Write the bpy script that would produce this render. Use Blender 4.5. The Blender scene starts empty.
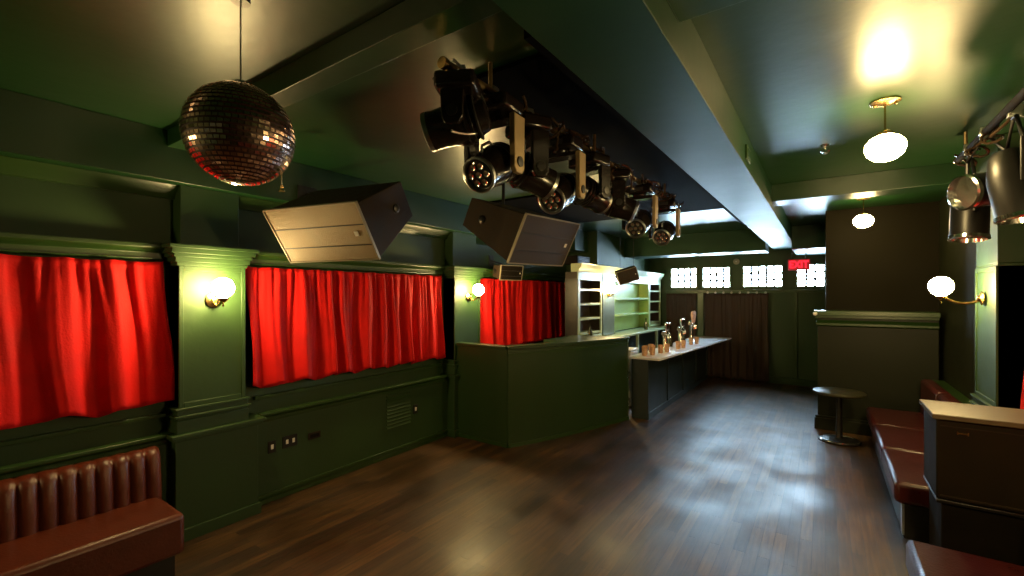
import bpy, bmesh, math, random
from mathutils import Vector, Matrix
random.seed(7)
PI = math.pi
C = bpy.context.scene.collection
S = bpy.context.scene

# ------------------------------------------------------------------ camera, world, exposure
cam = bpy.data.objects.new('camera', bpy.data.cameras.new('camera'))
C.objects.link(cam)
cam.data.sensor_width = 36.0
cam.data.lens = 36.0 * 450.0 / 1024.0
cam.data.shift_y = 7.0 / 1024.0
cam.data.clip_start = 0.02
cam.location = (0, 0, 2.0)
cam.rotation_euler = (PI / 2, 0, math.atan2(313, 450))
S.camera = cam
w = bpy.data.worlds.new('world'); S.world = w; w.use_nodes = True
w.node_tree.nodes['Background'].inputs[0].default_value = (0.5, 0.6, 0.45, 1)
w.node_tree.nodes['Background'].inputs[1].default_value = 0.02
S.view_settings.view_transform = 'Standard'
S.view_settings.look = 'None'
S.view_settings.gamma = 1.0
S.view_settings.use_curve_mapping = False
S.view_settings.exposure = 2.25
GLOBE_POWER = 60.0
PENDANT_POWER = 23.0
WARM = (1.0, 0.72, 0.30)
WINDOW_POWER = 22.0
SKYBLUE = (0.56, 0.80, 1.0)

# ------------------------------------------------------------------ materials
def mat(name, col, rough=0.5, metal=0.0, var=0.0, vscale=3.0, bump=0.0, bscale=40.0, emit=None, estr=0.0, coat=0.0, sheen=0.0, stretch=None, spec=0.5):
    m = bpy.data.materials.new(name); m.use_nodes = True
    nt = m.node_tree; b = nt.nodes['Principled BSDF']
    b.inputs['Base Color'].default_value = (*col, 1)
    b.inputs['Roughness'].default_value = rough
    b.inputs['Metallic'].default_value = metal
    b.inputs['Specular IOR Level'].default_value = spec
    if coat: b.inputs['Coat Weight'].default_value = coat; b.inputs['Coat Roughness'].default_value = rough
    if sheen:
        b.inputs['Sheen Weight'].default_value = sheen
        b.inputs['Sheen Tint'].default_value = (*[min(1, c * 2 + .1) for c in col], 1)
    if emit:
        b.inputs['Emission Color'].default_value = (*emit, 1); b.inputs['Emission Strength'].default_value = estr
    tc = nt.nodes.new('ShaderNodeTexCoord'); mp = nt.nodes.new('ShaderNodeMapping')
    nt.links.new(tc.outputs['Object'], mp.inputs[0])
    if stretch: mp.inputs['Scale'].default_value = stretch
    if var:
        n = nt.nodes.new('ShaderNodeTexNoise'); n.inputs['Scale'].default_value = vscale; n.inputs['Detail'].default_value = 4
        nt.links.new(mp.outputs[0], n.inputs['Vector'])
        r = nt.nodes.new('ShaderNodeMapRange'); r.inputs['From Min'].default_value = .3; r.inputs['From Max'].default_value = .7
        r.inputs['To Min'].default_value = 1 - var; r.inputs['To Max'].default_value = 1 + var
        nt.links.new(n.outputs['Fac'], r.inputs['Value'])
        mx = nt.nodes.new('ShaderNodeMix'); mx.data_type = 'RGBA'; mx.blend_type = 'MULTIPLY'
        mx.inputs['Factor'].default_value = 1; mx.inputs[6].default_value = (*col, 1)
        nt.links.new(r.outputs[0], mx.inputs[7]); nt.links.new(mx.outputs[2], b.inputs['Base Color'])
        r2 = nt.nodes.new('ShaderNodeMapRange'); r2.inputs['To Min'].default_value = max(.02, rough * .8); r2.inputs['To Max'].default_value = min(1, rough * 1.2)
        nt.links.new(n.outputs['Fac'], r2.inputs['Value']); nt.links.new(r2.outputs[0], b.inputs['Roughness'])
    if bump:
        n2 = nt.nodes.new('ShaderNodeTexNoise'); n2.inputs['Scale'].default_value = bscale; n2.inputs['Detail'].default_value = 3
        nt.links.new(mp.outputs[0], n2.inputs['Vector'])
        bp = nt.nodes.new('ShaderNodeBump'); bp.inputs['Strength'].default_value = bump; bp.inputs['Distance'].default_value = .01
        nt.links.new(n2.outputs['Fac'], bp.inputs['Height']); nt.links.new(bp.outputs[0], b.inputs['Normal'])
    return m

M = {}
M['wall'] = mat('green_wall_paint', (0.016, 0.046, 0.008), .55, var=.12, vscale=1.5, bump=.12, bscale=18)
M['trim'] = mat('green_gloss_trim', (0.021, 0.052, 0.010), .34, var=.08, vscale=2, bump=.05, bscale=25)
M['ceiling'] = mat('green_ceiling_paint', (0.005, 0.034, 0.006), .35, var=.10, vscale=1.2, bump=.3, bscale=5, spec=.65, coat=.2)
M['soffit'] = mat('green_soffit_paint', (0.006, 0.034, 0.014), .46, spec=.3, var=.10, vscale=1.2, bump=.14, bscale=6)
M['black_ceiling'] = mat('black_ceiling_and_shade', (0.0015, 0.0014, 0.001), .9, spec=.03)  # black ceiling panels, and the painted-in shadow strip beside the soffit
M['brown_wall'] = mat('brown_green_wall_paint', (0.008, 0.0065, 0.002), .6, var=.1, vscale=2, spec=.08)
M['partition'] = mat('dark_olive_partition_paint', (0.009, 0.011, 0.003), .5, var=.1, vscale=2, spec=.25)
M['booth'] = mat('booth_green_paint', (0.017, 0.042, 0.009), .40, var=.1, vscale=3, bump=.10, bscale=60, stretch=(1, 1, .1))
M['velvet'] = mat('red_velvet', (0.58, 0.006, 0.005), .75, var=.12, vscale=5, bump=.3, bscale=60, sheen=.12, spec=.2)
M['drape'] = mat('brown_drape', (0.040, 0.020, 0.012), .8, var=.15, vscale=4, sheen=.2)
M['leather'] = mat('oxblood_leather', (0.09, 0.016, 0.005), .40, var=.18, vscale=8, bump=.2, bscale=60)
M['leather2'] = mat('burgundy_leather', (0.050, 0.007, 0.007), .30, var=.15, vscale=8, bump=.2, bscale=60)
M['black'] = mat('satin_black', (0.008, 0.007, 0.006), .38, var=.1)
M['black_rough'] = mat('rough_black', (0.008, 0.006, 0.004), .8, spec=.1, var=.2, vscale=10)
M['housing'] = mat('gloss_black_housing', (0.010, 0.007, 0.006), .22, var=.2, vscale=12)
M['yoke'] = mat('lit_yoke_arm', (0.36, 0.26, 0.13), .38, metal=.4, var=.15, vscale=10)  # warm light reflected by the arm is put into its colour
M['chrome'] = mat('chrome', (0.8, 0.78, 0.75), .14, metal=1)
M['brass'] = mat('brass', (0.55, 0.36, 0.14), .25, metal=1, var=.1)
M['steel'] = mat('brushed_steel', (0.45, 0.46, 0.43), .32, metal=1, var=.1)
M['pipe'] = mat('steel_pipe', (0.22, 0.15, 0.07), .35, metal=.8, var=.3, vscale=12)
M['lens'] = mat('lens_glass', (0.03, 0.03, 0.035), .04, coat=.6)
M['grille'] = mat('speaker_grille', (0.24, 0.17, 0.08), .55, metal=.2, var=.12, vscale=4, bump=.3, bscale=220)
M['grille_dark'] = mat('speaker_grille_dark', (0.030, 0.020, 0.012), .7, var=.12, vscale=4, bump=.3, bscale=220)
M['cab'] = mat('speaker_cabinet_paint', (0.022, 0.013, 0.006), .75, var=.25, vscale=14, bump=.2, bscale=120, spec=.25)
M['cab_edge'] = mat('speaker_cabinet_edge', (0.30, 0.26, 0.18), .4, metal=.3)
M['cream'] = mat('cream_cabinet_paint', (0.42, 0.50, 0.30), .32, var=.06)
M['limegreen'] = mat('pale_green_shelf_paint', (0.34, 0.50, 0.14), .4, var=.08)
M['columnsteel'] = mat('column_metal_paint', (0.13, 0.16, 0.10), .35, metal=.4, var=.2, vscale=4)
M['shelfbrown'] = mat('dark_shelf_back', (0.035, 0.022, 0.012), .6)
M['counter'] = mat('white_counter_top', (0.70, 0.68, 0.72), .22, var=.05)
M['bar'] = mat('dark_bar_front', (0.016, 0.026, 0.024), .4, var=.15)
M['tabletop'] = mat('dark_table_top', (0.035, 0.033, 0.014), .35)
M['plywood'] = mat('pale_plywood', (0.075, 0.052, 0.022), .5, var=.15, vscale=10, stretch=(1, 6, 1))
M['subwood'] = mat('dark_brown_cabinet', (0.012, 0.0075, 0.0025), .7, spec=.15, var=.2, vscale=5)
M['white'] = mat('white_plastic', (0.75, 0.73, 0.68), .4)
M['amber'] = mat('amber_glassware', (0.55, 0.30, 0.16), .1, var=.2, vscale=30)
M['rose'] = mat('pale_rose_handle', (0.72, 0.45, 0.36), .3, var=.2, vscale=30)
M['darkbottle'] = mat('dark_bottle_glass', (0.03, 0.03, 0.015), .08, coat=.5)
M['cable'] = mat('black_cable', (0.06, 0.035, 0.02), .22, metal=.4)
M['globe'] = mat('lit_opal_globe', (1, .9, .7), .3, emit=WARM, estr=GLOBE_POWER)
M['pendant_globe'] = mat('lit_opal_pendant', (1, .9, .7), .3, emit=WARM, estr=PENDANT_POWER)
M['pane'] = mat('daylit_pane', (.8, .9, 1), .3, emit=SKYBLUE, estr=WINDOW_POWER)
M['exit_red'] = mat('exit_red_letter', (.9, .02, .04), .4, emit=(1.0, .01, .03), estr=.6)
M['exit_face'] = mat('exit_face', (.30, .02, .03), .4, emit=(1.0, .02, .04), estr=.05)
M['mirror'] = mat('mirror_tile', (1.0, 0.66, 0.56), .17, metal=1)
M['ballcore'] = mat('ball_core', (0.03, 0.006, 0.004), .5)

def wood_floor():
    m = bpy.data.materials.new('dark_wood_planks'); m.use_nodes = True
    nt = m.node_tree; b = nt.nodes['Principled BSDF']; L = nt.links.new
    tc = nt.nodes.new('ShaderNodeTexCoord')
    mp = nt.nodes.new('ShaderNodeMapping'); mp.inputs['Rotation'].default_value = (0, 0, PI / 2)
    L(tc.outputs['Object'], mp.inputs[0])
    br = nt.nodes.new('ShaderNodeTexBrick')
    br.inputs['Scale'].default_value = 1; br.inputs['Brick Width'].default_value = 1.3; br.inputs['Row Height'].default_value = .085
    br.inputs['Mortar Size'].default_value = .0018; br.inputs['Mortar Smooth'].default_value = .3
    br.inputs['Color1'].default_value = (0.085, 0.038, 0.008, 1); br.inputs['Color2'].default_value = (0.026, 0.011, 0.003, 1)
    br.inputs['Mortar'].default_value = (0.012, 0.007, 0.004, 1); br.offset = .37
    L(mp.outputs[0], br.inputs['Vector'])
    mp2 = nt.nodes.new('ShaderNodeMapping'); mp2.inputs['Scale'].default_value = (12, .9, 1); L(tc.outputs['Object'], mp2.inputs[0])
    n = nt.nodes.new('ShaderNodeTexNoise'); n.inputs['Scale'].default_value = 3; n.inputs['Detail'].default_value = 6
    L(mp2.outputs[0], n.inputs['Vector'])
    n3 = nt.nodes.new('ShaderNodeTexNoise'); n3.inputs['Scale'].default_value = 1.6; n3.inputs['Detail'].default_value = 5
    L(tc.outputs['Object'], n3.inputs['Vector'])
    mu = nt.nodes.new('ShaderNodeMix'); mu.data_type = 'RGBA'; mu.blend_type = 'MULTIPLY'; mu.inputs['Factor'].default_value = .85
    r = nt.nodes.new('ShaderNodeMapRange'); r.inputs['From Min'].default_value = .3; r.inputs['From Max'].default_value = .7; r.inputs['To Min'].default_value = .45; r.inputs['To Max'].default_value = 1.6
    L(n.outputs['Fac'], r.inputs['Value']); L(br.outputs['Color'], mu.inputs[6]); L(r.outputs[0], mu.inputs[7])
    mu2 = nt.nodes.new('ShaderNodeMix'); mu2.data_type = 'RGBA'; mu2.blend_type = 'MULTIPLY'; mu2.inputs['Factor'].default_value = .9
    r2 = nt.nodes.new('ShaderNodeMapRange'); r2.inputs['From Min'].default_value = .3; r2.inputs['From Max'].default_value = .7; r2.inputs['To Min'].default_value = .5; r2.inputs['To Max'].default_value = 1.4
    L(n3.outputs['Fac'], r2.inputs['Value']); L(mu.outputs[2], mu2.inputs[6]); L(r2.outputs[0], mu2.inputs[7])
    L(mu2.outputs[2], b.inputs['Base Color'])
    r3 = nt.nodes.new('ShaderNodeMapRange'); r3.inputs['From Min'].default_value = .3; r3.inputs['From Max'].default_value = .7; r3.inputs['To Min'].default_value = .32; r3.inputs['To Max'].default_value = .58
    b.inputs['Specular IOR Level'].default_value = .75
    L(n3.outputs['Fac'], r3.inputs['Value']); L(r3.outputs[0], b.inputs['Roughness'])
    bp = nt.nodes.new('ShaderNodeBump'); bp.inputs['Strength'].default_value = .55; bp.inputs['Distance'].default_value = .004
    ad = nt.nodes.new('ShaderNodeMath'); ad.operation = 'SUBTRACT'; L(n.outputs['Fac'], ad.inputs[0]); L(br.outputs['Fac'], ad.inputs[1])
    L(ad.outputs[0], bp.inputs['Height']); L(bp.outputs[0], b.inputs['Normal'])
    return m
M['floor'] = wood_floor()

# ------------------------------------------------------------------ mesh helpers
class MB:
    def __init__(s): s.bm = bmesh.new()
    def box(s, x0, x1, y0, y1, z0, z1, mtx=None):
        vs = [s.bm.verts.new(p) for p in ((x0,y0,z0),(x1,y0,z0),(x1,y1,z0),(x0,y1,z0),(x0,y0,z1),(x1,y0,z1),(x1,y1,z1),(x0,y1,z1))]
        for f in ((0,3,2,1),(4,5,6,7),(0,1,5,4),(1,2,6,5),(2,3,7,6),(3,0,4,7)): s.bm.faces.new([vs[i] for i in f])
        if mtx:
            for v in vs: v.co = mtx @ v.co
        return s
    def hexa(s, pts):
        vs = [s.bm.verts.new(p) for p in pts]
        for f in ((0,3,2,1),(4,5,6,7),(0,1,5,4),(1,2,6,5),(2,3,7,6),(3,0,4,7)): s.bm.faces.new([vs[i] for i in f])
        return s
    def prism(s, poly, z0, z1):
        a = [s.bm.verts.new((x, y, z0)) for x, y in poly]; b = [s.bm.verts.new((x, y, z1)) for x, y in poly]; n = len(poly)
        s.bm.faces.new(list(reversed(a))); s.bm.faces.new(b)
        for i in range(n): s.bm.faces.new((a[i], a[(i+1)%n], b[(i+1)%n], b[i]))
        return s
    def extr(s, prof, a, b, axis='y'):   # profile (u, z) swept along y (u=x) or x (u=y)
        def P(u, z, t): return (u, t, z) if axis == 'y' else (t, u, z)
        va = [s.bm.verts.new(P(u, z, a)) for u, z in prof]; vb = [s.bm.verts.new(P(u, z, b)) for u, z in prof]; n = len(prof)
        s.bm.faces.new(va); s.bm.faces.new(list(reversed(vb)))
        for i in range(n): s.bm.faces.new((va[i], vb[i], vb[(i+1)%n], va[(i+1)%n]))
        return s
    def lathe(s, prof, seg=24, mtx=None):   # (r, z) around z
        rings = []
        for r, z in prof:
            if r < 1e-6: rings.append([s.bm.verts.new((0, 0, z))])
            else: rings.append([s.bm.verts.new((r*math.cos(2*PI*k/seg), r*math.sin(2*PI*k/seg), z)) for k in range(seg)])
        for A, B in zip(rings, rings[1:]):
            for k in range(seg):
                q = [A[k % len(A)], A[(k+1) % len(A)], B[(k+1) % len(B)], B[k % len(B)]]
                u = []
                for v in q:
                    if v not in u: u.append(v)
                if len(u) > 2: s.bm.faces.new(u)
        for R_ in (rings[0], rings[-1]):
            if len(R_) > 1: s.bm.faces.new(R_)
        if mtx:
            for R_ in rings:
                for v in R_: v.co = mtx @ v.co
        return s
    def tube(s, pts, r, seg=8):
        pts = [Vector(p) for p in pts]; rings = []
        for i, p in enumerate(pts):
            d = (pts[min(i+1, len(pts)-1)] - pts[max(i-1, 0)]).normalized()
            up = Vector((0, 0, 1)) if abs(d.z) < .95 else Vector((1, 0, 0))
            a = d.cross(up).normalized(); b = a.cross(d)
            rr = r[i] if isinstance(r, (list, tuple)) else r
            rings.append([s.bm.verts.new(p + (a*math.cos(2*PI*k/seg) + b*math.sin(2*PI*k/seg))*rr) for k in range(seg)])
        for A, B in zip(rings, rings[1:]):
            for k in range(seg): s.bm.faces.new((A[k], A[(k+1)%seg], B[(k+1)%seg], B[k]))
        s.bm.faces.new(rings[0]); s.bm.faces.new(rings[-1])
        return s
    def ball(s, c, r, seg=24):
        n = seg // 2
        prof = [(r*math.sin(PI*i/n), -r*math.cos(PI*i/n)) for i in range(n+1)]
        prof[0] = (0, -r); prof[-1] = (0, r)
        return s.lathe(prof, seg, Matrix.Translation(c))
    def build(s, name, m, parent=None, bevel=0.0, local=True, kind=None, angle=35):
        bmesh.ops.recalc_face_normals(s.bm, faces=s.bm.faces)
        me = bpy.data.meshes.new(name); s.bm.to_mesh(me); s.bm.free()
        me.shade_smooth(); me.set_sharp_from_angle(angle=math.radians(angle))
        me.materials.append(m)
        o = bpy.data.objects.new(name, me); C.objects.link(o)
        if parent:
            o.parent = parent
            if not local:
                off = Vector(parent.location); q = parent.parent
                while q: off += Vector(q.location); q = q.parent
                me.transform(Matrix.Translation(-off))
        if bevel:
            bv = o.modifiers.new('bevel', 'BEVEL'); bv.width = bevel; bv.segments = 2; bv.limit_method = 'ANGLE'
        if kind: o['kind'] = kind
        return o

def thing(name, label, cat, loc=(0,0,0), rotz=0, group=None):
    o = bpy.data.objects.new(name, None); C.objects.link(o); o.location = loc; o.rotation_euler = (0, 0, rotz)
    o.empty_display_size = .1
    o['label'] = label; o['category'] = cat
    if group: o['group'] = group
    return o
def tag(o, label, cat, group=None):
    o['label'] = label; o['category'] = cat
    if group: o['group'] = group
    return o
def dup(root, loc, rotz, label, group=None):
    def cp(o, par):
        c = o.copy(); C.objects.link(c)
        if par: c.parent = par
        for ch in [k for k in ALL if k.parent == o]: cp(ch, c)
        return c
    ALL = list(bpy.data.objects)
    r = cp(root, None); r.location = loc; r.rotation_euler = (0, 0, rotz); r['label'] = label
    if group: r['group'] = group
    return r
def frame(axis, loc=(0,0,0)):   # matrix taking local z to axis
    return Matrix.Translation(loc) @ Vector(axis).to_track_quat('Z', 'Y').to_matrix().to_4x4()
T = 'structure'

# ------------------------------------------------------------------ the setting
H = 3.3
XL, XU = -4.4, -4.5          # wainscot face, upper wall face
MB().box(-5, 1.9, -3.2, 12, -.1, 0).build('floor', M['floor'], kind=T)
MB().box(-5, 1.9, -3.2, 12, H, H+.1).build('ceiling', M['ceiling'], kind=T)
# left wall with panelled base; steps in behind the bar
m = MB(); m.box(-4.9, XU, -3.1, 8.5, 0, H); m.box(XU, XL, -3.1, 8.5, 0, .80)
m.box(-4.9, -3.8, 8.5, 11.9, 0, H)
m.build('wall_left', M['wall'], kind=T)
m = MB()
# right wall with base and the block beside the back passage
m.box(1.3, 1.6, -3.1, 11.9, 0, H); m.box(1.22, 1.3, -3.1, 8.5, 0, .80)
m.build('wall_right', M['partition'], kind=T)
m = MB(); m.box(.01, 1.3, 8.5, 11.8, 0, H); m.build('wall_alcove', M['brown_wall'], kind=T)
MB().box(-4.9, 1.6, -3.2, -3.1, 0, H).build('wall_rear', M['wall'], kind=T)
# back wall with four transom openings
wins = [(-3.22, -2.63), (-2.46, -1.87), (-1.57, -.80), (-.50, -.02)]
WZ0, WZ1 = 2.20, 2.66
m = MB(); m.box(-3.8, .01, 11.8, 12, 0, WZ0); m.box(-3.8, .01, 11.8, 12, WZ1, H)
e = [-3.8] + [v for p in wins for v in p] + [.01]
for i in range(0, len(e), 2): m.box(e[i], e[i+1], 11.8, 12, WZ0, WZ1)
m.build('wall_back', M['wall'], kind=T)
for i, (a, b) in enumerate(wins):
    f = MB()
    for (x0, x1, z0, z1) in ((a-.04, a, WZ0-.04, WZ1+.04), (b, b+.03 if i == 3 else b+.04, WZ0-.04, WZ1+.04), (a, b, WZ0-.04, WZ0), (a, b, WZ1, WZ1+.04)):
        f.box(x0, x1, 11.76, 11.80, z0, z1)
    fo = f.build('window_%d' % (i+1), M['trim'], kind=T)
    g = MB(); g.box(a, b, 11.87, 11.885, WZ0, WZ1); g.build('pane', M['pane'], fo)
    g = MB(); n = max(3, round((b-a)/.16))
    for k in range(1, n):
        x = a + (b-a)*k/n; g.box(x-.022, x+.022, 11.84, 11.868, WZ0, WZ1)
    for k in (1, 2):
        z = WZ0 + (WZ1-WZ0)*k/3; g.box(a, b, 11.84, 11.868, z-.019, z+.019)
    g.build('muntin', M['black'], fo)
# mouldings of the back wall: header band over the doorways, post, base
TR = [0]
def trim(mb, m='trim', bevel=.004):
    TR[0] += 1
    return mb.build('trim_%d' % TR[0], M[m], kind=T, bevel=bevel)
m = MB(); m.box(-3.8, .0, 11.74, 11.8, 2.05, 2.13); m.box(-3.8, .0, 11.70, 11.74, 2.10, 2.13)
m.box(-2.585, -2.44, 11.72, 11.8, 0, 2.05); trim(m)
m = MB(); m.box(-1.03, .0, 11.76, 11.8, 0, .14); m.box(-.56, -.50, 11.77, 11.8, .14, 2.05); trim(m)
# ceiling beams and boxed soffits
trim(MB().box(-.95, -.516, -3.1, 11.8, 3.02, H), 'soffit')
trim(MB().box(-4.9, -4.25, -3.1, 8.6, 2.905, H), 'ceiling')
trim(MB().box(-4.3, -.95, 1.36, 1.50, 3.17, H), 'ceiling')
trim(MB().box(-.516, 1.3, 1.55, 2.0, 3.17, H), 'ceiling')
trim(MB().box(-.516, 1.3, 6.1, 6.45, 3.10, H), 'ceiling')
m = MB(); m.box(-4.25, -.95, 10.0, 10.65, 2.87, H); m.box(-.516, .01, 10.0, 11.8, 2.87, H); trim(m, 'soffit')
trim(MB().box(-4.25, -4.0, 7.9, 10.0, 2.88, H), 'ceiling')
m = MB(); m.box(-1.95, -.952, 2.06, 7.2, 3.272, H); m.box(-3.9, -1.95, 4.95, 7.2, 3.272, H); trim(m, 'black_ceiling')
# narrow black strip painted in for the shadow along the soffit's left edge
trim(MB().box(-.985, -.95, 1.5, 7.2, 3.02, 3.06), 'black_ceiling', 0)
# vent plate on the soffit's right face
# left wall mouldings
def rail_profile(x, z, d=.05, h=.07):
    return [(x, z-h), (x+d*.4, z-h), (x+d*.45, z-h*.55), (x+d*.75, z-h*.45), (x+d, z-h*.25), (x+d, z), (x, z)]
m = MB()
for a, b in ((-3.1, -1.92), (-1.18, 1.42), (2.12, 4.66), (5.44, 8.5)):
    m.extr(rail_profile(XL-.01, .88, .07, .09), a, b); m.box(XU, XL+.02, a, b, .80, .86)
    m.box(XU, XU+.05, a, b, 1.00, 1.03)
trim(m)
m = MB()                     # curtain head moulding and frieze rail
for a, b in ((-3.1, -1.95), (-1.32, 1.39), (2.02, 4.69), (5.39, 8.5)):
    m.extr(rail_profile(XU-.01, 2.41, .12, .12), a, b); m.extr(rail_profile(XU-.01, 2.30, .07, .04), a, b)
trim(m)
m = MB(); m.extr([(XU, 2.905), (XU, 2.80), (XU+.03, 2.80), (XU+.05, 2.84), (XU+.09, 2.87), (XU+.12, 2.905)], -3.1, 8.5); trim(m)
def pilaster(y0, y1, sgn=1, face=-4.3, wallx=-4.52, plinthx=-4.27, ext=.10, cap=True):
    def bx(x, a, b, z0, z1): m.box(min(wallx, x), max(wallx, x), a, b, z0, z1)
    s = 1 if sgn > 0 else -1
    m = MB()
    bx(plinthx, y0-.03, y1+ext, 0, .82)
    bx(plinthx+s*.02, y0-.045, y1+ext+.02, 0, .10)
    bx(plinthx+s*.03, y0-.05, y1+ext+.03, .82, .845); bx(plinthx+s*.05, y0-.07, y1+ext+.05, .845, .875)
    bx(face+s*.025, y0-.02, y1+.02, .875, .98); bx(face+s*.045, y0-.035, y1+.035, 1.0, 1.02); bx(face+s*.02, y0-.015, y1+.015, .98, 1.06)
    bx(face+s*.035, y0-.03, y1+.03, 1.06, 1.08)
    bx(face, y0, y1, .875, 2.26)
    for k, (d, z0, z1) in enumerate(() if not cap else ((.015, 2.24, 2.27), (.03, 2.27, 2.31), (.045, 2.31, 2.34), (.065, 2.34, 2.38), (.085, 2.38, 2.41))):
        bx(face+s*d, y0-d, y1+d, z0, z1)
    bx(face-s*.05, y0+.03, y1-.03, 2.41, 2.905) if cap else bx(face, y0, y1, 2.26, H)
    # raised border around a sunk face
    for (a, b, z0, z1) in ((y0, y0+.035, 1.08, 2.24), (y1-.035, y1, 1.08, 2.24), (y0+.035, y1-.035, 1.08, 1.12), (y0+.035, y1-.035, 2.20, 2.24)):
        bx(face+s*.010, a, b, z0, z1)
    return trim(m, 'wall')
pilaster(1.45, 1.96); pilaster(4.75, 5.33); pilaster(-1.88, -1.37)
pilaster(5.25, 5.88, -1, 1.15, 1.32, 1.12, .03, False); pilaster(1.9, 2.5, -1, 1.15, 1.32, 1.12, .03, False)
m = MB(); m.extr(rail_profile(XL-.001, .10, .025, .10), 2.09, 4.80); m.extr(rail_profile(XL-.001, .10, .025, .10), -1.2, 1.40)
m.build('baseboard_left', M['trim'], kind=T, bevel=.003)
m = MB(); m.box(1.195, 1.22, -3.1, 8.2, 0, .10); m.box(1.17, 1.3, -3.1, 8.2, .80, .86)
m.build('baseboard_right', M['trim'], kind=T, bevel=.003)
# low panelled partition in front of the alcove wall
m = MB(); m.box(-.14, 1.25, 8.08, 8.5, 1.70, 1.765); m.box(-.12, 1.25, 8.15, 8.5, 1.66, 1.70); m.extr([(8.2, 1.53), (8.15, 1.55), (8.15, 1.585), (8.2, 1.63)], -.11, 1.25, 'x'); trim(m)
m = MB(); m.box(-.09, 1.25, 8.2, 8.5, 0, 1.66); m.box(-.13, 1.25, 8.12, 8.2, 0, .17); m.box(-.12, 1.25, 8.14, 8.2, .17, .20)
trim(m, 'partition')

# ------------------------------------------------------------------ sconces and pendants
def sconce(loc, sgn, arm, label, r=.083):
    t = thing('wall_sconce', label, 'wall lamp', loc, 0, None)
    MB().lathe([(0, 0), (.058, 0), (.062, .008), (.045, .016), (.030, .022), (.024, .04), (0, .045)], 24, frame((sgn, 0, 0))).build('back_plate', M['brass'], t)
    pts = []
    for k in range(13):
        u = k/12
        pts.append((sgn*arm*u, .0, -.02*math.sin(PI*u)*2 - .01 + .03*u*u))
    MB().tube(pts, [.014-.004*math.sin(PI*k/12) for k in range(13)], 10).build('arm', M['brass'], t)
    gx = sgn*arm
    MB().lathe([(0, -.02), (.012, -.018), (.034, .0), (.040, .018), (.034, .024), (0, .024)], 20, Matrix.Translation((gx, 0, .0))).build('fitter', M['brass'], t)
    MB().lathe([(0, -.055), (.006, -.05), (.009, -.04), (.004, -.03), (.006, -.018), (0, -.016)], 12, Matrix.Translation((gx, 0, 0))).build('finial', M['brass'], t)
    MB().ball((gx, 0, .022+r), r, 28).build('globe', M['globe'], t)
    return t
sconce((-4.29, 1.70, 1.955), 1, .18, 'lit globe sconce on the green pilaster nearest the disco ball')
sconce((-4.29, 5.06, 1.97), 1, .18, 'lit globe sconce on the pilaster left of the dj booth curtain')
sconce((-4.29, -1.62, 1.96), 1, .13, 'lit globe sconce on the pilaster beyond the left banquette')
sconce((1.138, 5.60, 1.97), -1, .27, 'lit globe sconce on a long curved arm at the right pilaster', .088)
sconce((1.138, 2.20, 1.97), -1, .27, 'lit globe sconce on the right pilaster beside the corner banquette', .088)
sconce((-3.44, 8.2, 2.02), 1, .10, 'lit globe sconce on the back bar column', .075)
def pendant(x, y, label):
    t = thing('pendant_lamp', label, 'pendant lamp', (x, y, H))
    MB().lathe([(0, 0), (.085, 0), (.085, -.012), (.060, -.020), (.018, -.030), (0, -.030)], 24).build('canopy', M['brass'], t)
    for q in (-1, 1):
        MB().lathe([(0, 0), (.010, -.002), (.010, -.014), (0, -.018)], 10, Matrix.Translation((q*.055, 0, -.018))).build('screw_cap', M['brass'], t)
    MB().tube([(0, 0, -.02), (0, 0, -.22)], .006).build('rod', M['brass'], t)
    MB().lathe([(0, -.19), (.02, -.195), (.046, -.215), (.046, -.235), (0, -.235)], 20).build('fitter', M['brass'], t)
    MB().lathe([(0, -.232), (.045, -.232), (.080, -.25), (.108, -.285), (.112, -.32), (.098, -.36), (.062, -.392), (.02, -.405), (0, -.406)], 30).build('globe', M['pendant_globe'], t)
pendant(.33, 3.9, 'lit opal globe pendant on the near right ceiling bay')
pendant(.42, 7.6, 'lit opal globe pendant beyond the cross beam by the alcove')

# ------------------------------------------------------------------ curtains
def curtain(name, y0, y1, z0, z1, x, label, n, seed, flare0=0, flare1=0, m='velvet', amp=.046, sgn=1, axis='y', lift=0):
    rd = random.Random(seed)
    ny, nz = max(80, int(n*14)), 26
    ph = []; p = 0
    knots = [rd.uniform(.55, 1.45) for _ in range(n*2+2)]
    tot = sum(knots[:n*2]); cum = [0]
    for k in knots[:n*2]: cum.append(cum[-1] + k/tot)
    am = [rd.uniform(.6, 1.3) for _ in range(n*2+1)]
    mb = MB(); V = []
    for i in range(ny+1):
        u = i/ny
        j = 0
        while j < n*2-1 and cum[j+1] < u: j += 1
        f = (u-cum[j])/(cum[j+1]-cum[j])
        wv = (math.cos(PI*f)*(1 if j % 2 == 0 else -1))*am[j]
        fine = math.sin(u*n*PI*7.3+seed)*.35 + math.sin(u*n*PI*4.1+seed*2)*.4
        col = []
        for k in range(nz+1):
            v = k/nz               # 0 bottom 1 top
            big = (1-v)*.9+.25
            d = amp*(wv*big + fine*(.25+.6*v**3)) + .01*math.sin(3*v+u*9)
            if v > .95: d *= .6
            yy = y0 + (y1-y0)*u + (flare0*(1-u) + flare1*u)*(1-v) + .012*math.sin(v*5+u*20)
            zz = z0 + (z1-z0)*v - lift*(1-v)*math.sin(u*n*PI+seed)*.5 - .010*abs(math.sin(u*n*PI))*v + .02*(1-v)*wv
            pt = (x+sgn*d, yy, zz) if axis == 'y' else (yy, x+sgn*d, zz)
            col.append(mb.bm.verts.new(pt))
        V.append(col)
    for i in range(ny):
        for k in range(nz): mb.bm.faces.new((V[i][k], V[i+1][k], V[i+1][k+1], V[i][k+1]))
    o = mb.build(name, M[m], angle=180)
    s_ = o.modifiers.new('thick', 'SOLIDIFY'); s_.thickness = .006
    tag(o, label, 'curtain')
    return o
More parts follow.
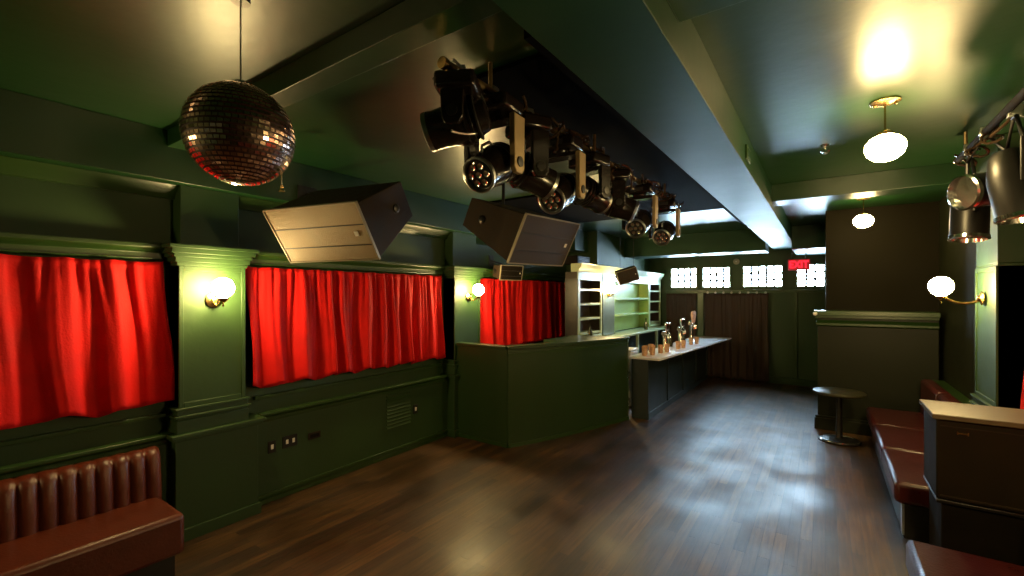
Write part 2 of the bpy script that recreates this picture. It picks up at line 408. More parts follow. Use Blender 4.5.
curtain('curtain', -1.25, 1.38, 1.12, 2.27, -4.42, 'red velvet curtain hanging above the left banquette', 9, 3, 0, .10, lift=.03)
curtain('curtain', 2.02, 4.62, 1.12, 2.27, -4.42, 'wide red velvet curtain between the two pilasters with sconces', 11, 5, .04, .03, lift=.02)
curtain('curtain', 5.39, 8.40, 1.13, 2.27, -4.42, 'red velvet curtain behind the dj booth', 10, 8, 0, 0, lift=.01)
curtain('curtain', 2.7, 4.95, .92, 2.27, 1.262, 'red velvet curtain at the right wall behind the brown cabinet', 9, 12, 0, .19, sgn=-1, amp=.018)
o = curtain('drape', -3.32, -2.60, .03, 2.04, 11.70, 'narrow brown drape in the doorway behind the beer taps', 4, 21, m='drape', amp=.02, axis='x', sgn=-1)
o2 = curtain('drape', -2.40, -1.05, .03, 2.04, 11.70, 'wide dark brown drape in the back doorway beyond the bar end', 8, 22, m='drape', amp=.02, axis='x', sgn=-1)
for k in range(8):
    x = -2.33 + k*.175
    MB().tube([(x + .018*math.cos(a*PI/4), 11.63, 2.055 + .018*math.sin(a*PI/4)) for a in range(9)], .005, 6).build('curtain_ring', M['white'], o2)

# ------------------------------------------------------------------ leather banquettes
def rounded(mb, x0, x1, y0, y1, z0, z1): mb.box(x0, x1, y0, y1, z0, z1)
t = thing('banquette', 'brown-red leather banquette with channelled back below the left curtain', 'bench', (-4.05, .0, 0))
m = MB(); m.box(-4.28, -3.72, -1.25, 1.30, .17, .455); m.build('seat', M['leather'], t, bevel=.035, local=False)
m = MB(); m.box(-4.28, -3.80, -1.23, 1.26, .0, .17); m.build('plinth', M['black'], t, local=False)
m = MB(); V = []
NY, NZ = 27*6, 8
for i in range(NY+1):
    y = -1.25 + 2.565*i/NY; c = abs(math.sin(PI*27*i/NY)); bul = .030*c**.55
    prof = [(-4.385, .30), (-4.23+bul, .30), (-4.225+bul, .45), (-4.235+bul, .60), (-4.255+bul, .74), (-4.275+bul*.9, .785), (-4.31, .802+bul*.5), (-4.385, .800)]
    V.append([m.bm.verts.new((px, y, pz)) for px, pz in prof])
for i in range(NY):
    for k in range(7): m.bm.faces.new((V[i][k], V[i+1][k], V[i+1][k+1], V[i][k+1]))
m.bm.faces.new(V[0]); m.bm.faces.new(list(reversed(V[-1])))
m.build('channelled_back', M['leather'], t, local=False, angle=60)
t = thing('banquette', 'dark red leather banquette along the right wall ending at the partition', 'bench', (.8, 6.4, 0))
for a, b in ((4.86, 5.90), (5.915, 6.92), (6.935, 7.95)):
    m = MB(); m.box(.47, 1.08, a, b, .28, .455); m.build('seat_cushion', M['leather2'], t, bevel=.035, local=False)
    m = MB(); m.box(1.03, 1.17, a, b, .40, .90); m.build('back_cushion', M['leather2'], t, bevel=.04, local=False)
m = MB(); m.box(.53, 1.16, 4.88, 7.94, .0, .28); m.build('plinth', M['black'], t, local=False, bevel=.005)
m = MB(); m.box(.52, .535, 4.87, 4.95, .03, .28); m.build('kick_plate', M['steel'], t, local=False)
t = thing('banquette', 'dark red leather banquette in the lower right corner of the view', 'bench', (.8, 1.6, 0))
for a, b in ((1.72, 3.80), (-.40, 1.70)):
    m = MB(); m.box(.42, 1.08, a, b, .26, .455); m.build('seat_cushion', M['leather2'], t, bevel=.035, local=False)
    m = MB(); m.box(1.00, 1.12, a, b, .40, .90); m.build('back_cushion', M['leather2'], t, bevel=.04, local=False)
m = MB(); m.box(.50, 1.10, -.38, 3.76, .0, .26); m.build('plinth', M['black'], t, local=False)

# brown cabinet between the right banquettes, on a black riser
t = thing('cabinet', 'dark brown boxy cabinet with a pale wooden top, standing on the black riser', 'cabinet', (.98, 4.46, .60))
m = MB(); m.box(-.35, .20, -.24, .24, 0, .55); m.build('body', M['subwood'], t, bevel=.01)
m = MB(); m.box(-.375, .21, -.275, .26, .55, .585); m.build('top', M['plywood'], t, bevel=.006)
for dx in (-.22, .17):
    m = MB(); m.box(dx-.03, dx+.03, -.248, -.238, .46, .472); m.box(dx-.03, dx-.022, -.252, -.238, .455, .478); m.box(dx+.022, dx+.03, -.252, -.238, .455, .478)
    m.build('latch', M['brass'], t)
MB().box(-.33, .18, -.246, -.238, .02, .03).build('lower_seam_strip', M['cab'], t); MB().box(-.33, .18, -.246, -.238, .50, .507).build('upper_seam_strip', M['cab'], t)
t = thing('riser', 'black open-sided riser under the brown cabinet', 'stand', (.98, 4.46, 0))
m = MB(); m.box(-.32, .18, -.22, .24, .0, .575); m.build('box', M['black_rough'], t, bevel=.01)
m = MB(); m.box(-.35, .20, -.25, .26, .575, .598); m.build('top_board', M['black'], t, bevel=.004)

# round pedestal table by the partition
t = thing('pedestal_table', 'dark round pedestal table in front of the partition', 'table', (.16, 7.62, 0))
MB().lathe([(0, .64), (.27, .64), (.30, .655), (.30, .675), (.285, .685), (0, .685)], 36).build('table_top', M['tabletop'], t)
MB().lathe([(0, .02), (.05, .02), (.04, .06), (.035, .30), (.035, .60), (.07, .64), (0, .64)], 20).build('column', M['black'], t)
MB().lathe([(0, 0), (.24, 0), (.245, .012), (.20, .03), (.08, .05), (0, .05)], 32).build('base', M['black'], t)
MB().tube([(.225*math.cos(a*PI/16), .225*math.sin(a*PI/16), .024) for a in range(33)], .008, 8).build('base_ring', M['chrome'], t)
t = thing('motion_sensor', 'small white sensor on the left end of the partition cap', 'sensor', (-.12, 8.09, 1.72))
MB().ball((0, -.02, 0), .028, 14).build('dome', M['white'], t)
MB().lathe([(0, 0), (.022, 0), (.022, .02), (0, .02)], 14, frame((0, -1, 0), (0, .01, 0))).build('mount', M['white'], t)

# ------------------------------------------------------------------ dj booth
t = thing('dj_booth', 'green panelled dj booth with a bowed front', 'booth', (-3.4, 5.8, 0))
P0, P1, P2 = Vector((-3.40, 4.80)), Vector((-2.98, 5.78)), Vector((-2.60, 7.02))
def bow(u, off=0):
    p = P0*(1-u)*(1-2*u) + P1*4*u*(1-u) + P2*u*(2*u-1)
    d = (P0*(-3+4*u) + P1*4*(1-2*u) + P2*(4*u-1)).normalized(); nrm = Vector((d.y, -d.x))
    return p + nrm*off
N = 20
def strip(off0, off1, a=0, b=1): return [tuple(bow(a+(b-a)*i/N, off1)) for i in range(N+1)] + [tuple(bow(a+(b-a)*i/N, off0)) for i in range(N, -1, -1)]
MB().prism(strip(-.04, 0), .0, 1.28).build('front_panel', M['booth'], t, local=False)
m = MB(); m.box(-4.38, -3.41, 4.80, 4.84, 0, 1.28); m.build('side_panel', M['booth'], t, local=False)
m = MB(); m.prism(strip(-.16, .025), 1.285, 1.325); m.build('front_ledge', M['booth'], t, local=False, bevel=.006)
m = MB(); m.box(-4.38, -3.43, 4.775, 4.93, 1.285, 1.325); m.build('side_ledge', M['booth'], t, local=False, bevel=.006)
MB().prism([(-3.55, 5.95), (-3.09, 5.95), (-2.72, 7.0), (-3.55, 7.0)], 1.27, 1.315).build('desk_top', M['booth'], t, local=False)
m = MB(); m.prism(strip(-.01, .014), 0.001, .05); m.build('base_moulding', M['trim'], t, local=False)
m = MB(); m.prism(strip(-.01, .012), 1.20, 1.235); m.build('upper_moulding', M['trim'], t, local=False)
m = MB(); m.box(-4.38, -3.41, 4.786, 4.80, 0.001, .05); m.build('side_base_moulding', M['trim'], t, local=False)
m = MB(); m.box(-2.66, -2.60, 6.99, 7.04, 0, 1.28); m.build('end_post', M['booth'], t, local=False, bevel=.006)
for z in (.30, .72):
    MB().tube([(-2.595, 6.99, z-.05), (-2.575, 6.985, z-.05), (-2.565, 6.985, z), (-2.575, 6.985, z+.05), (-2.595, 6.99, z+.05)], .012, 8).build('hinge', M['chrome'], t, local=False)

# ------------------------------------------------------------------ bar
t = thing('bar_counter', 'long bar counter with a white top and dark front', 'bar', (-2.3, 9.4, 0))
m = MB(); m.prism([(-2.62, 7.10), (-2.12, 7.10), (-1.80, 11.60), (-2.62, 11.60)], .965, 1.0); m.build('counter_top', M['counter'], t, local=False, bevel=.006)
m = MB(); m.box(-2.60, -2.34, 7.16, 11.58, 0, .96); m.build('front_panel', M['bar'], t, local=False)
m = MB(); m.box(-2.34, -2.315, 7.16, 11.58, 0, .10); m.box(-2.34, -2.325, 7.16, 11.58, .84, .94)
for k in range(5): m.box(-2.34, -2.322, 7.16+k*1.09, 7.24+k*1.09, .1, .84)
m.build('panel_moulding', M['bar'], t, local=False)
def tap(x, y, label, nh, h, hm):
    t = thing('beer_tap', label, 'beer tap', (x, y, 1.0), group=None)
    MB().lathe([(0, 0), (.08, 0), (.08, .015), (.05, .04), (.042, .06), (.042, h*.55), (.055, h*.58), (.055, h*.66), (.02, h*.70), (0, h*.71)], 18).build('tower', M['chrome'], t)
    MB().tube([(0, -.11, h*.60), (0, .11, h*.60)], .040, 12).build('crossbar', M['chrome'], t)
    for k in range(nh):
        yy = -.09 + .18*k/max(1, nh-1)
        MB().tube([(.02, yy, h*.60), (.07, yy, h*.58), (.08, yy, h*.42)], .012, 8).build('spout', M['chrome'], t)
        MB().lathe([(0, h*.62), (.010, h*.62), (.020, h*.72), (.034, h*.86), (.030, h*.96), (.010, h), (0, h)], 12, Matrix.Translation((.045, yy, 0))).build('tap_handle', M[hm], t)
tap(-2.40, 8.35, 'chrome beer tap tower nearest the dj booth on the bar', 3, .50, 'chrome')
tap(-2.36, 9.25, 'middle chrome beer tap tower on the bar', 3, .54, 'chrome')
tap(-2.34, 10.05, 'tallest beer tap tower with pale rose handles at the far end of the bar', 4, .66, 'rose')
gl = None
spots = [(-2.45, 7.35), (-2.36, 7.50), (-2.50, 7.55), (-2.42, 7.70), (-2.33, 7.84), (-2.50, 7.86), (-2.28, 8.05), (-2.24, 8.62), (-2.20, 8.85), (-2.22, 9.52), (-2.15, 9.70)]
for i, (x, y) in enumerate(spots):
    if gl is None:
        gl = MB().lathe([(0, 0), (.036, 0), (.046, .14), (.042, .14), (.033, .012), (0, .014)], 16).build('tumbler_glass', M['amber'])
        o = gl
    else: o = gl.copy(); C.objects.link(o)
    o.location = (x, y, 1.0)
    tag(o, 'small amber tumbler glass among the taps on the white bar top', 'glass', 'tumblers on the bar top')
b0 = None
for i, (x, y) in enumerate([(-2.50, 8.75), (-2.46, 8.95), (-2.46, 9.6), (-2.42, 9.75)]):
    if b0 is None: b0 = o = MB().lathe([(0, 0), (.035, 0), (.036, .16), (.014, .21), (.013, .27), (0, .27)], 14).build('bottle', M['darkbottle'])
    else: o = b0.copy(); C.objects.link(o)
    o.location = (x, y, 1.0)
    tag(o, 'dark glass bottle standing between the beer taps', 'bottle', 'bottles between the beer taps')

# back bar: four cabinet units and a ledge
XF, XB = -3.45, -3.70
def unit(name, label, y0, y1, kind, z0=1.23, z1=2.40):
    t = thing(name, label, 'cabinet', ((XF+XB)/2, (y0+y1)/2, z0))
    def B(n, m, *a, bev=.003): return MB().box(*a).build(n, M[m], t, local=False, bevel=bev)
    fr = 'cream'
    if kind == 'column':
        B('column_panel', 'columnsteel', XB, XF+.01, y0, y1, z0, z1)
        return t
    inner = 'limegreen' if kind == 'open' else 'shelfbrown'
    B('back_panel', inner, XB, XB+.02, y0, y1, z0, z1)
    w_ = .07 if kind != 'open' else .03
    if kind == 'dark':
        for ya, yb in ((y0, y0+w_), (y1-w_, y1)):
            B('side_panel', inner, XB+.02, XF-.025, ya, yb, z0, z1); B('front_stile', fr, XF-.025, XF, ya, yb, z0, z1)
    else:
        B('side_panel', inner, XB+.02, XF, y0, y0+w_, z0, z1); B('side_panel', inner, XB+.02, XF, y1-w_, y1, z0, z1)
    (B('end_shade_panel', 'black', XB, XF-.012, y0-.012, y0, z0, z1-.12, bev=0) if y0 < 7 else None)  # black facing added to keep the sconce-lit cabinet end dark
    B('top_rail', fr, XB+.02, XF, y0+w_, y1-w_, z1-.14, z1)
    n = 4 if kind == 'dark' else 2
    for k in range(n):
        z = z0 + (z1-.14-z0)*(k+ (1 if kind == 'open' else .35))/(n+ (1 if kind == 'open' else 0))
        B('shelf', fr if kind == 'dark' else inner, XB+.02, XF-.005, y0+w_, y1-w_, z-.019, z+.019)
    if kind == 'dark':
        B('bottom_rail', fr, XB+.02, XF, y0+w_, y1-w_, z0, z0+.05)
    return t
unit('shelf_cabinet', 'cream framed cabinet with dark shelves next to the dj booth curtain', 6.94, 7.94, 'dark')
unit('column_panel_unit', 'grey green column between the shelf cabinets of the back bar', 7.96, 8.52, 'column')
unit('shelf_cabinet', 'open pale green lit shelf cabinet in the middle of the back bar', 8.54, 10.68, 'open')
unit('shelf_cabinet', 'cream framed cabinet with dark shelves at the far end of the back bar', 10.70, 11.62, 'dark')
t = thing('crown_moulding', 'cream crown moulding running along the tops of the back bar cabinets', 'moulding', (XF, 9.3, 2.40))
m = MB(); m.extr([(-3.58, 2.40), (XF+.01, 2.40), (XF+.02, 2.44), (XF+.06, 2.48), (XF+.07, 2.52), (XF+.09, 2.54), (-3.58, 2.54)], 6.92, 11.68); m.build('cornice', M['cream'], t, local=False)
t = thing('back_counter', 'cream ledge of the back counter under the shelf cabinets', 'counter', (-3.5, 9.3, 0))
m = MB(); m.box(XB, -3.20, 7.9, 11.60, 1.17, 1.215); m.build('ledge', M['cream'], t, local=False, bevel=.006)
m = MB(); m.box(XB, -3.45, 6.94, 11.60, 0, 1.165); m.build('carcass', M['bar'], t, local=False)
for y in (8.0, 9.3, 10.6, 11.55):
    MB().box(-3.27, -3.22, y-.03, y+.03, 0, 1.168).build('post', M['cream'], t, local=False)
m = MB(); m.box(XB+.0, -3.22, 6.94, 7.88, 1.17, 1.215); m.build('ledge_extension', M['booth'], t, local=False, bevel=.006)
t = thing('ice_bin', 'white bin standing behind the near end of the bar', 'bin', (-2.95, 7.95, 0))
m = MB(); m.box(-.12, .12, -.20, .20, 0.02, .98); m.build('body', M['white'], t, bevel=.02)
m = MB(); m.box(-.13, .13, -.21, .21, .98, 1.03); m.build('lid', M['white'], t, bevel=.015)
for i, (y, l) in enumerate(((7.15, 'dark'), (10.1, 'dark'))):
    o = MB().lathe([(0, 0), (.04, 0), (.04, .15), (.015, .20), (.014, .26), (0, .26)], 14).build('bottle', M['darkbottle'])
    o.location = (-3.33, y, 1.215)
    tag(o, 'dark bottle on the back counter ledge ' + ('beside the dj booth' if i == 0 else 'below the open pale green shelves'), 'bottle')
# ------------------------------------------------------------------ hung speakers
def hung_speaker(loc, rot, w_, h, d, hb, label, gm, sc=1.0):
    t = thing('hung_speaker', label, 'speaker', loc)
    t.rotation_mode = 'XYZ'; t.rotation_euler = rot
    w_, h, d, hb = w_*sc, h*sc, d*sc, hb*sc
    e_ = .012
    m = MB(); m.hexa([(-w_/2,-d/2+e_,-h/2+e_),(w_/2,-d/2+e_,-h/2+e_),(w_/2,d/2,-hb/2),(-w_/2,d/2,-hb/2),(-w_/2,-d/2+e_,h/2-e_),(w_/2,-d/2+e_,h/2-e_),(w_/2,d/2,hb/2),(-w_/2,d/2,hb/2)])
    m.build('enclosure', M['cab'], t, bevel=.006)
    m = MB()
    for (a, b, c_, e2) in ((-w_/2, w_/2, h/2-.010, h/2), (-w_/2, w_/2, -h/2, -h/2+.010), (-w_/2, -w_/2+.010, -h/2, h/2), (w_/2-.010, w_/2, -h/2, h/2)):
        m.box(a, b, -d/2-.006, -d/2+e_+.004, c_, e2)
    m.build('front_rim', M['cab_edge'], t)
    m = MB(); m.box(-w_/2+.011, w_/2-.011, -d/2-.002, -d/2+e_-.001, -h/2+.011, h/2-.011); g = m.build('grille', M[gm], t)
    m = MB()
    for z in (h*.13, -h*.22): m.box(-w_/2+.011, w_/2-.011, -d/2-.0035, -d/2-.001, z-.004, z+.004)
    m.build('seam', M['black'], g)
    m = MB(); m.box(w_*.36, w_*.40, -d/2-.006, -d/2-.001, -h*.06, h*.02); m.build('badge', M['white'], t)
    for s_ in (-1, 1):
        m = MB(); m.lathe([(0, 0), (.035, 0), (.035, .012), (.02, .02), (0, .02)], 16, frame((s_, 0, 0), (s_*(w_/2-.002), d*.18, 0))); m.build('side_knob', M['black'], t)
    return t
sp = hung_speaker((-3.13, 2.16, 2.61), (.604, -.002, .235), .778, .408, .511, .266, 'wedge shaped speaker with tan grille hung beside the disco ball', 'grille', 1.12)
sp2 = hung_speaker((-2.31, 3.47, 2.61), (.476, -.024, 1.518), .771, .395, .553, .230, 'dark brown wedge speaker hung under the stage light pipe', 'grille_dark', 1.12)
t = thing('speaker_bracket', 'black steel arm carrying the tan grilled speaker from the left beam', 'bracket', (-4.25, 2.52, 3.0))
m = MB(); m.box(0, .02, -.10, .10, -.08, .08); m.build('beam_plate', M['black'], t, bevel=.003)
m = MB(); m.tube([(.01, 0, 0), (.75, -.02, -.12), (1.02, -.12, -.22)], .02, 10); m.build('arm', M['black'], t)
t = thing('speaker_bracket', 'black steel rod carrying the dark speaker from the ceiling behind the stage lights', 'bracket', (-2.55, 3.52, 3.27))
m = MB(); m.lathe([(0, 0), (.07, 0), (.07, -.015), (0, -.02)], 16); m.build('ceiling_plate', M['black'], t)
m = MB(); m.tube([(0, 0, -.01), (0, 0, -.40)], .016, 10); m.build('rod', M['black'], t)
t = hung_speaker((-2.9, 7.75, 2.37), (.35, -.30, .45), .36, .25, .22, .17, 'small brown speaker hung on two wires over the bar', 'grille_dark')
t2 = thing('hanging_wire', 'pair of thin wires carrying the small speaker over the bar', 'wire', (-2.9, 7.75, H))
for dx in (-.10, .10): MB().tube([(dx, dx*.6, 0), (dx, dx*.6, -.86)], .003, 6).build('wire', M['black'], t2)
t = hung_speaker((-4.15, 5.85, 2.37), (.2, 0, 1.2), .42, .24, .22, .18, 'small black speaker above the red curtain behind the dj booth', 'black_rough')
t = thing('speaker_bracket', 'black wall bracket behind the small speaker over the dj booth curtain', 'bracket', (-4.495, 5.85, 2.56))
m = MB(); m.box(0, .02, -.06, .06, -.09, .09); m.build('wall_plate', M['black'], t, bevel=.003)
m = MB(); m.tube([(.01, 0, 0), (.22, 0, -.06), (.36, 0, -.16)], .014, 8); m.build('arm', M['black'], t)
t = thing('ventilation_box', 'black box mounted high above the near back bar cabinet', 'box', (-3.62, 7.25, 2.541))
m = MB(); m.box(-.14, .14, -.30, .22, 0, .14); m.build('case', M['black_rough'], t, bevel=.008)
m = MB()
for k in range(5): m.box(.135, .146, -.26, .18, .02+k*.024, .028+k*.024)
m.build('louvre', M['black'], t)

# ------------------------------------------------------------------ disco ball
BC = Vector((-1.935, .865, 2.645)); BR = .20
t = thing('disco_ball', 'large mirrored disco ball hanging from the ceiling', 'disco ball', BC)
MB().ball((0, 0, 0), BR*.985, 40).build('core', M['ballcore'], t)
m = MB(); rows = 32
rd = random.Random(4)
for i in range(rows):
    a0 = -PI/2 + PI*i/rows + .006; a1 = -PI/2 + PI*(i+1)/rows - .030
    am_ = (a0+a1)/2; n = max(6, int(round(2*PI*math.cos(am_)/(PI/rows)*.9)))
    off = rd.random()
    for k in range(n):
        b0_ = 2*PI*(k+off)/n + .004/max(.1, math.cos(am_)); b1_ = 2*PI*(k+1+off)/n - .012/max(.1, math.cos(am_))
        cdir = Vector((math.cos(am_)*math.cos((b0_+b1_)/2), math.cos(am_)*math.sin((b0_+b1_)/2), math.sin(am_)))
        jit = Vector((rd.gauss(0, 1), rd.gauss(0, 1), rd.gauss(0, 1)))*.03
        ctr = cdir*BR; nn = (cdir+jit).normalized()
        vs = []
        for aa, bb in ((a0, b0_), (a0, b1_), (a1, b1_), (a1, b0_)):
            p = Vector((math.cos(aa)*math.cos(bb), math.cos(aa)*math.sin(bb), math.sin(aa)))*BR
            p -= nn*((p-ctr).dot(nn))
            vs.append(m.bm.verts.new(p))
        m.bm.faces.new(vs)
o = m.build('mirror_tiles', M['mirror'], t, angle=0)
MB().lathe([(0, BR-.005), (.03, BR-.005), (.03, BR+.012), (.012, BR+.02), (0, BR+.02)], 16).build('top_cap', M['chrome'], t)
MB().tube([(0, 0, BR+.01), (0, 0, H-BC.z-.12)], .0035, 6).build('chain', M['steel'], t)
MB().lathe([(0, H-BC.z-.12), (.035, H-BC.z-.12), (.04, H-BC.z-.01), (.05, H-BC.z), (0, H-BC.z)], 20).build('motor', M['black'], t)

# ------------------------------------------------------------------ stage lights
def pipe(x, y0, y1, z, label, hang, pm='pipe'):
    t = thing('lighting_pipe', label, 'pipe', (x, (y0+y1)/2, z))
    MB().tube([(x, y0, z), (x, y1, z)], .024, 14).build('pipe', M[pm], t, local=False)
    for y in hang:
        MB().tube([(x, y, z), (x, y, H-.03)], .012, 8).build('hanger_rod', M['pipe'], t, local=False)
    for y in (y0, y1):
        MB().tube([(x, y-.012, z), (x, y+.012, z)], .029, 14).build('end_cap', M['brass'], t, local=False)
PZ = 3.11
pipe(-1.5, 1.58, 5.75, PZ, 'long steel pipe carrying the stage lights over the dance floor', (1.95, 3.3, 5.2))
pipe(.90, 2.3, 5.15, PZ, 'steel pipe carrying the stage lights at the right wall', (2.9, 4.9), 'black_rough')
def moving_head(x, y, pan, tilt, label, arm='yoke', z=PZ, D=.40):
    """hangs from the pipe; pan turns the yoke, tilt lowers the barrel from horizontal"""
    t = thing('stage_light', label, 'stage light', (x, y, z), pan, 'moving head lights on the long pipe')
    m = MB(); m.box(-.018, .018, -.03, .03, -.045, .035); m.tube([(-.02, 0, 0), (.02, 0, 0)], .036, 14); m.tube([(.0, 0, -.02), (.06, 0, -.02)], .010, 8)
    m.build('clamp', M['steel'], t, bevel=.003)
    m = MB(); m.box(-.135, .135, -.10, .10, -.125, -.04); b = m.build('base', M['housing'], t, bevel=.018)
    m = MB(); m.box(-.06, .06, -.103, -.099, -.105, -.07); m.build('display', M['lens'], b)
    m = MB(); m.lathe([(0, -.125), (.07, -.125), (.06, -.15), (0, -.15)], 20); m.box(-.165, .165, -.05, .05, -.175, -.145); m.build('yoke_bridge', M['housing'], t, bevel=.006)
    for q in (-1, 1):
        m = MB(); m.extr([(-.056, -.15), (-.052, -D-.03), (-.03, -D-.06), (.03, -D-.06), (.052, -D-.03), (.056, -.15)], q*.150-.016, q*.150+.016, 'x'); a = m.build('yoke_arm', M[arm if q == 1 else 'housing'], t, bevel=.005)  # only the near arm takes the lit colour, the far one stays black
        m = MB(); m.lathe([(0, 0), (.028, 0), (.028, .008), (0, .010)], 16, frame((q, 0, 0), (q*.165, 0, -D))); m.build('tilt_cap', M['black'], a)
    dirv = Vector((0, -math.cos(tilt), -math.sin(tilt)))
    F = frame(dirv, (0, 0, -D))
    m = MB(); m.lathe([(0, -.15), (.05, -.15), (.075, -.14), (.088, -.10), (.106, -.05), (.108, .02), (.100, .05), (.094, .12), (.097, .150), (.090, .152), (.086, .146), (0, .146)], 28, F); hd = m.build('head', M['housing'], t)
    m = MB(); m.lathe([(.080, .148), (.096, .148), (.096, .172), (.088, .176), (.082, .168), (.080, .148)], 28, F); m.build('lens_ring', M['steel'], hd)
    m = MB(); m.lathe([(0, .150), (.082, .150), (.07, .156), (0, .160)], 24, F)
    ln = m.build('lens', M['lens'], hd)
    for k in range(7):
        a_ = k*PI/3; rr = .048 if k < 6 else 0
        m = MB(); m.lathe([(.010, 0), (.017, 0), (.018, .008), (.010, .004)], 12, F @ Matrix.Translation((rr*math.cos(a_), rr*math.sin(a_), .158)))
        m.build('lens_cell', M['chrome'], ln)
    m = MB()
    for z_ in (-.12, -.09, -.06):
        m.lathe([(.085, z_+.02), (.110, z_+.025), (.110, z_+.032), (.085, z_+.037)], 24, F)
    m.build('cooling_fins', M['black'], hd)
    m = MB(); m.tube([F @ Vector((0, .102, -.04)), F @ Vector((0, .128, -.02)), F @ Vector((0, .128, .06)), F @ Vector((0, .092, .08))], .008, 8); m.build('handle', M['steel'], hd)
    return t
R = math.radians
mh = [(1.70, -62, 14, .25, 'stage light nearest the camera on the long pipe, barrel turned towards the left wall'),
      (1.98, 4, 30, .40, 'stage light second from the near end of the long pipe, lens facing the camera'),
      (2.33, 150, 22, .36, 'stage light between the second and third camera facing lenses, turned away'),
      (2.74, 4, 30, .40, 'stage light with lens above the dark hung speaker'),
      (3.20, 165, 15, .33, 'stage light turned away just beyond the dark hung speaker'),
      (3.75, 120, 20, .33, 'stage light turned to the left in the far half of the long pipe'),
      (4.36, 4, 27, .40, 'next to last stage light on the long pipe, lens facing the camera'),
      (5.19, 4, 27, .40, 'farthest stage light on the long pipe, lens facing the camera')]
for y, p, tl, D, lb in mh: moving_head(-1.5, y, R(p), R(tl), lb, 'yoke' if p == 4 else 'housing', D=D)
# loose cables along the pipe
rd = random.Random(11)
for i in range(20):
    y0 = 1.60 + i*.19; L_ = rd.uniform(.25, .65); a = rd.uniform(0, 6); dz = rd.uniform(-.06, .15)
    pts = []
    for k in range(25):
        u = k/24
        pts.append((-1.5 + .075*math.sin(a+u*9) + .04*math.cos(a*2+u*17), y0 + L_*u + .03*math.sin(u*14+a), PZ + .05*math.cos(u*13+a) - dz*math.sin(PI*u) + .01))
    o = MB().tube(pts, .009, 7).build('power_cable', M['cable'])
    o.location = (0, 0, 0)
    tag(o, 'loose black cable looped along the long stage light pipe', 'cable', 'cables on the long light pipe')
# hanging loop of pale cable beside the nearest head
pts = [(-1.42+.02*math.sin(k*.3), 1.55+.26*math.cos(-PI/2+PI*k/20)+.02*k/20, PZ-.18+.17*math.sin(-PI/2+PI*k/20)) for k in range(21)]
o = MB().tube(pts, .006, 7).build('power_cable', M['steel']); tag(o, 'pale cable loop hanging in front of the stage light nearest the camera', 'cable')

def par_can(x, y, axis, zc, label, L_=.40, r=.11):
    t = thing('par_light', label, 'stage light', (x, y, PZ))
    m = MB(); m.box(-.03, .03, -.018, .018, -.045, .035); m.tube([(0, -.02, 0), (0, .02, 0)], .036, 14); m.tube([(0, 0, -.03), (.05, 0, -.06)], .008, 8); m.build('clamp', M['steel'], t, bevel=.003)
    c = Vector((0, 0, zc-PZ)); ax = Vector(axis).normalized(); side = ax.cross(Vector((0, 0, 1)))
    side = Vector((0, 1, 0)) if side.length < .2 else side.normalized()
    F = frame(ax, c)
    pts = [c + side*(r+.02), c + side*(r+.02) + Vector((0, 0, (PZ-zc)*.55)), Vector((0, 0, -.05)) + side*.03, Vector((0, 0, -.05)) - side*.03, c - side*(r+.02) + Vector((0, 0, (PZ-zc)*.55)), c - side*(r+.02)]
    MB().tube(pts, .011, 8).build('yoke', M['black'], t)
    hd = MB().lathe([(0, -L_/2), (r*.55, -L_/2), (r*.75, -L_/2+.03), (r, -L_*.1), (r, L_/2-.02), (r*.94, L_/2-.02), (r*.94, L_/2-.08), (0, L_/2-.08)], 28, F).build('barrel', M['black'], t)
    MB().lathe([(r*.90, L_/2-.025), (r*1.05, L_/2-.025), (r*1.07, L_/2), (r*.96, L_/2+.006), (r*.90, L_/2-.025)], 28, F).build('front_ring', M['chrome'], hd)
    m = MB(); m.lathe([(0, L_/2-.07), (r*.90, L_/2-.07), (r*.7, L_/2-.05), (0, L_/2-.035)], 24, F)
    m.build('lens', M['lens'], hd)
    m = MB(); m.lathe([(0, 0), (.022, 0), (.022, .014), (0, .016)], 14, frame(side, c + side*(r+.025))); m.build('tilt_knob', M['chrome'], t)
    return t
par_can(.90, 4.78, (-.05, -.1, -1), 2.62, 'black par light pointing down, farthest on the right pipe')
par_can(.90, 4.36, (-.75, -.45, -.12), 2.72, 'black par light with its chrome ring turned to the room, middle of the right pipe', .30, .115)
par_can(.93, 3.92, (.15, -.1, -1), 2.66, 'black par light nearest the camera on the right pipe', .42, .115)
for i in range(3):
    pts = [(.90+.04*math.sin(k*.9+i), 3.9+.35*i+.5*k/16, PZ+.02-.13*math.sin(PI*k/16)+.02*math.sin(k+i*2)) for k in range(17)]
    o = MB().tube(pts, .009, 7).build('power_cable', M['cable']); tag(o, 'loose black cable looped along the right stage light pipe', 'cable', 'cables on the right light pipe')

# ------------------------------------------------------------------ small fittings
t = thing('exit_sign', 'red glowing exit sign hanging at the far end of the ceiling soffit', 'sign', (-.44, 10.95, 2.62))
m = MB(); m.box(-.19, .19, -.025, .025, -.11, .11); m.build('housing', M['exit_face'], t, bevel=.008)
for q in (-.12, .12): MB().tube([(q, 0, .1), (q, 0, .40)], .008, 8).build('stem', M['black'], t)
cu = bpy.data.curves.new('lettering', 'FONT'); cu.body = 'EXIT'; cu.size = .20; cu.align_x = 'CENTER'; cu.align_y = 'CENTER'; cu.extrude = .004; cu.offset = .004
tmp = bpy.data.objects.new('lettering', cu); C.objects.link(tmp)
me = bpy.data.meshes.new_from_object(tmp); bpy.data.objects.remove(tmp)
me.materials.clear(); me.materials.append(M['exit_red'])
o = bpy.data.objects.new('lettering', me); C.objects.link(o); o.parent = t; o.location = (0, -.031, 0); o.rotation_euler = (PI/2, 0, 0); o.scale = (.82, 1, 1)

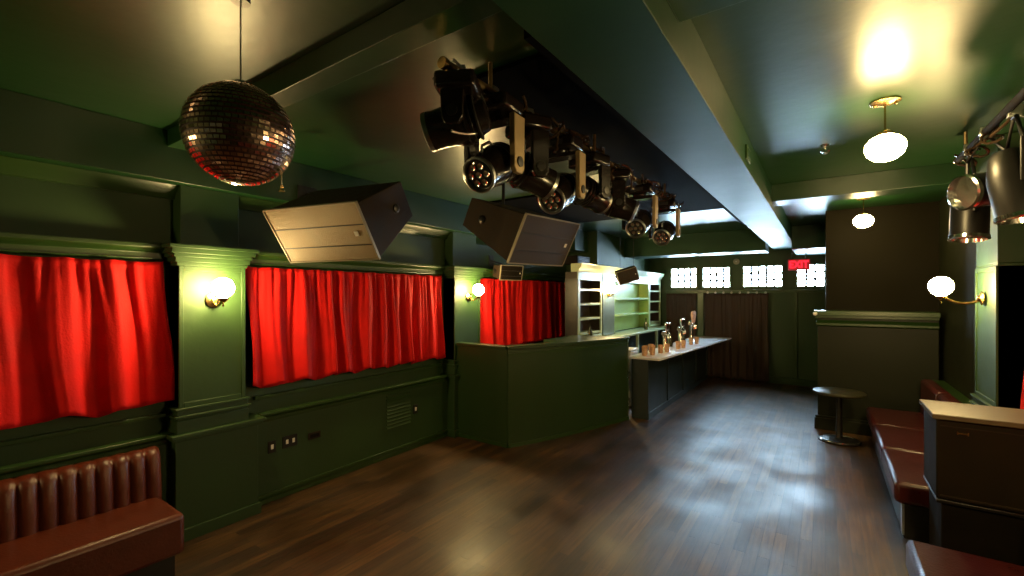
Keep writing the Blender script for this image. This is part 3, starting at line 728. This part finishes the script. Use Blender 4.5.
def outlet(y, z, label, n=1):
    t = thing('wall_outlet', label, 'outlet', (XL, y, z))
    w_ = .038*n
    m = MB(); m.box(0, .008, -w_, w_, -.058, .058); m.build('plate', M['black'], t, bevel=.003)
    for k in range(n):
        c = (k-(n-1)/2)*.066
        m = MB(); m.box(.008, .012, c-.013, c+.013, -.022, .022); m.build('socket', M['white'], t, bevel=.002)
outlet(2.25, .53, 'single black wall outlet leftmost on the green wainscot')
outlet(2.43, .54, 'double black wall outlet on the green wainscot', 2)
outlet(4.11, .51, 'single black wall outlet beside the louvre near the dj booth')
t = thing('cable_port', 'dark square cover plate right of the double outlet', 'cover plate', (XL, 2.69, .53))
m = MB(); m.box(0, .010, -.07, .07, -.035, .035); m.build('plate', M['cab'], t, bevel=.004)
m = MB(); m.box(.010, .014, -.05, .05, -.018, .018); m.build('flap', M['black_rough'], t, bevel=.002)
t = thing('wall_vent', 'green louvred vent in the wainscot near the dj booth', 'vent', (XL, 3.83, .60))
m = MB()
for k in range(12):
    z = -.24 + k*.043
    m.hexa([(0, -.19, z), (.016, -.19, z), (.016, .19, z), (0, .19, z), (0, -.19, z+.022), (.003, -.19, z+.018), (.003, .19, z+.018), (0, .19, z+.022)])
m.build('louvre', M['trim'], t)
t = thing('ceiling_sprinkler', 'small chrome sprinkler head on the ceiling left of the near pendant', 'sprinkler', (.0, 4.75, H))
MB().lathe([(0, 0), (.035, 0), (.030, -.010), (.010, -.014), (.010, -.04), (0, -.04)], 16).build('escutcheon', M['chrome'], t)
m = MB(); m.tube([(-.025, 0, -.03), (-.03, 0, -.055), (0, 0, -.07), (.03, 0, -.055), (.025, 0, -.03)], .005, 6); m.lathe([(0, -.072), (.024, -.072), (.024, -.076), (0, -.076)], 12); m.build('deflector', M['chrome'], t)
t = thing('pendant_sprinkler', 'small brass sprinkler dropping from the beam edge by the disco ball', 'sprinkler', (-3.6, 1.92, H))
MB().tube([(0, 0, 0), (0, 0, -.42)], .006, 8).build('drop_pipe', M['brass'], t)
MB().lathe([(0, -.42), (.014, -.42), (.010, -.44), (.026, -.46), (.026, -.466), (0, -.466)], 12).build('head', M['brass'], t)
t = thing('smoke_detector', 'small pale detector on the back wall above the transom windows', 'detector', (-1.72, 11.77, 2.79))
MB().lathe([(0, 0), (.07, 0), (.07, .02), (.045, .04), (0, .045)], 20, frame((0, -1, 0))).build('cover', M['cab_edge'], t)
MB().ball((0, -.045, 0), .012, 8).build('lamp', M['white'], t)
t = thing('junction_box', 'small green junction box on the right face of the soffit', 'box', (-.516, 4.05, 3.13))
m = MB(); m.box(0, .015, -.10, .10, -.055, .055); m.build('plate', M['trim'], t, bevel=.003)
m = MB(); m.box(.015, .02, -.07, .07, -.03, .03); m.build('cover', M['soffit'], t, bevel=.002)
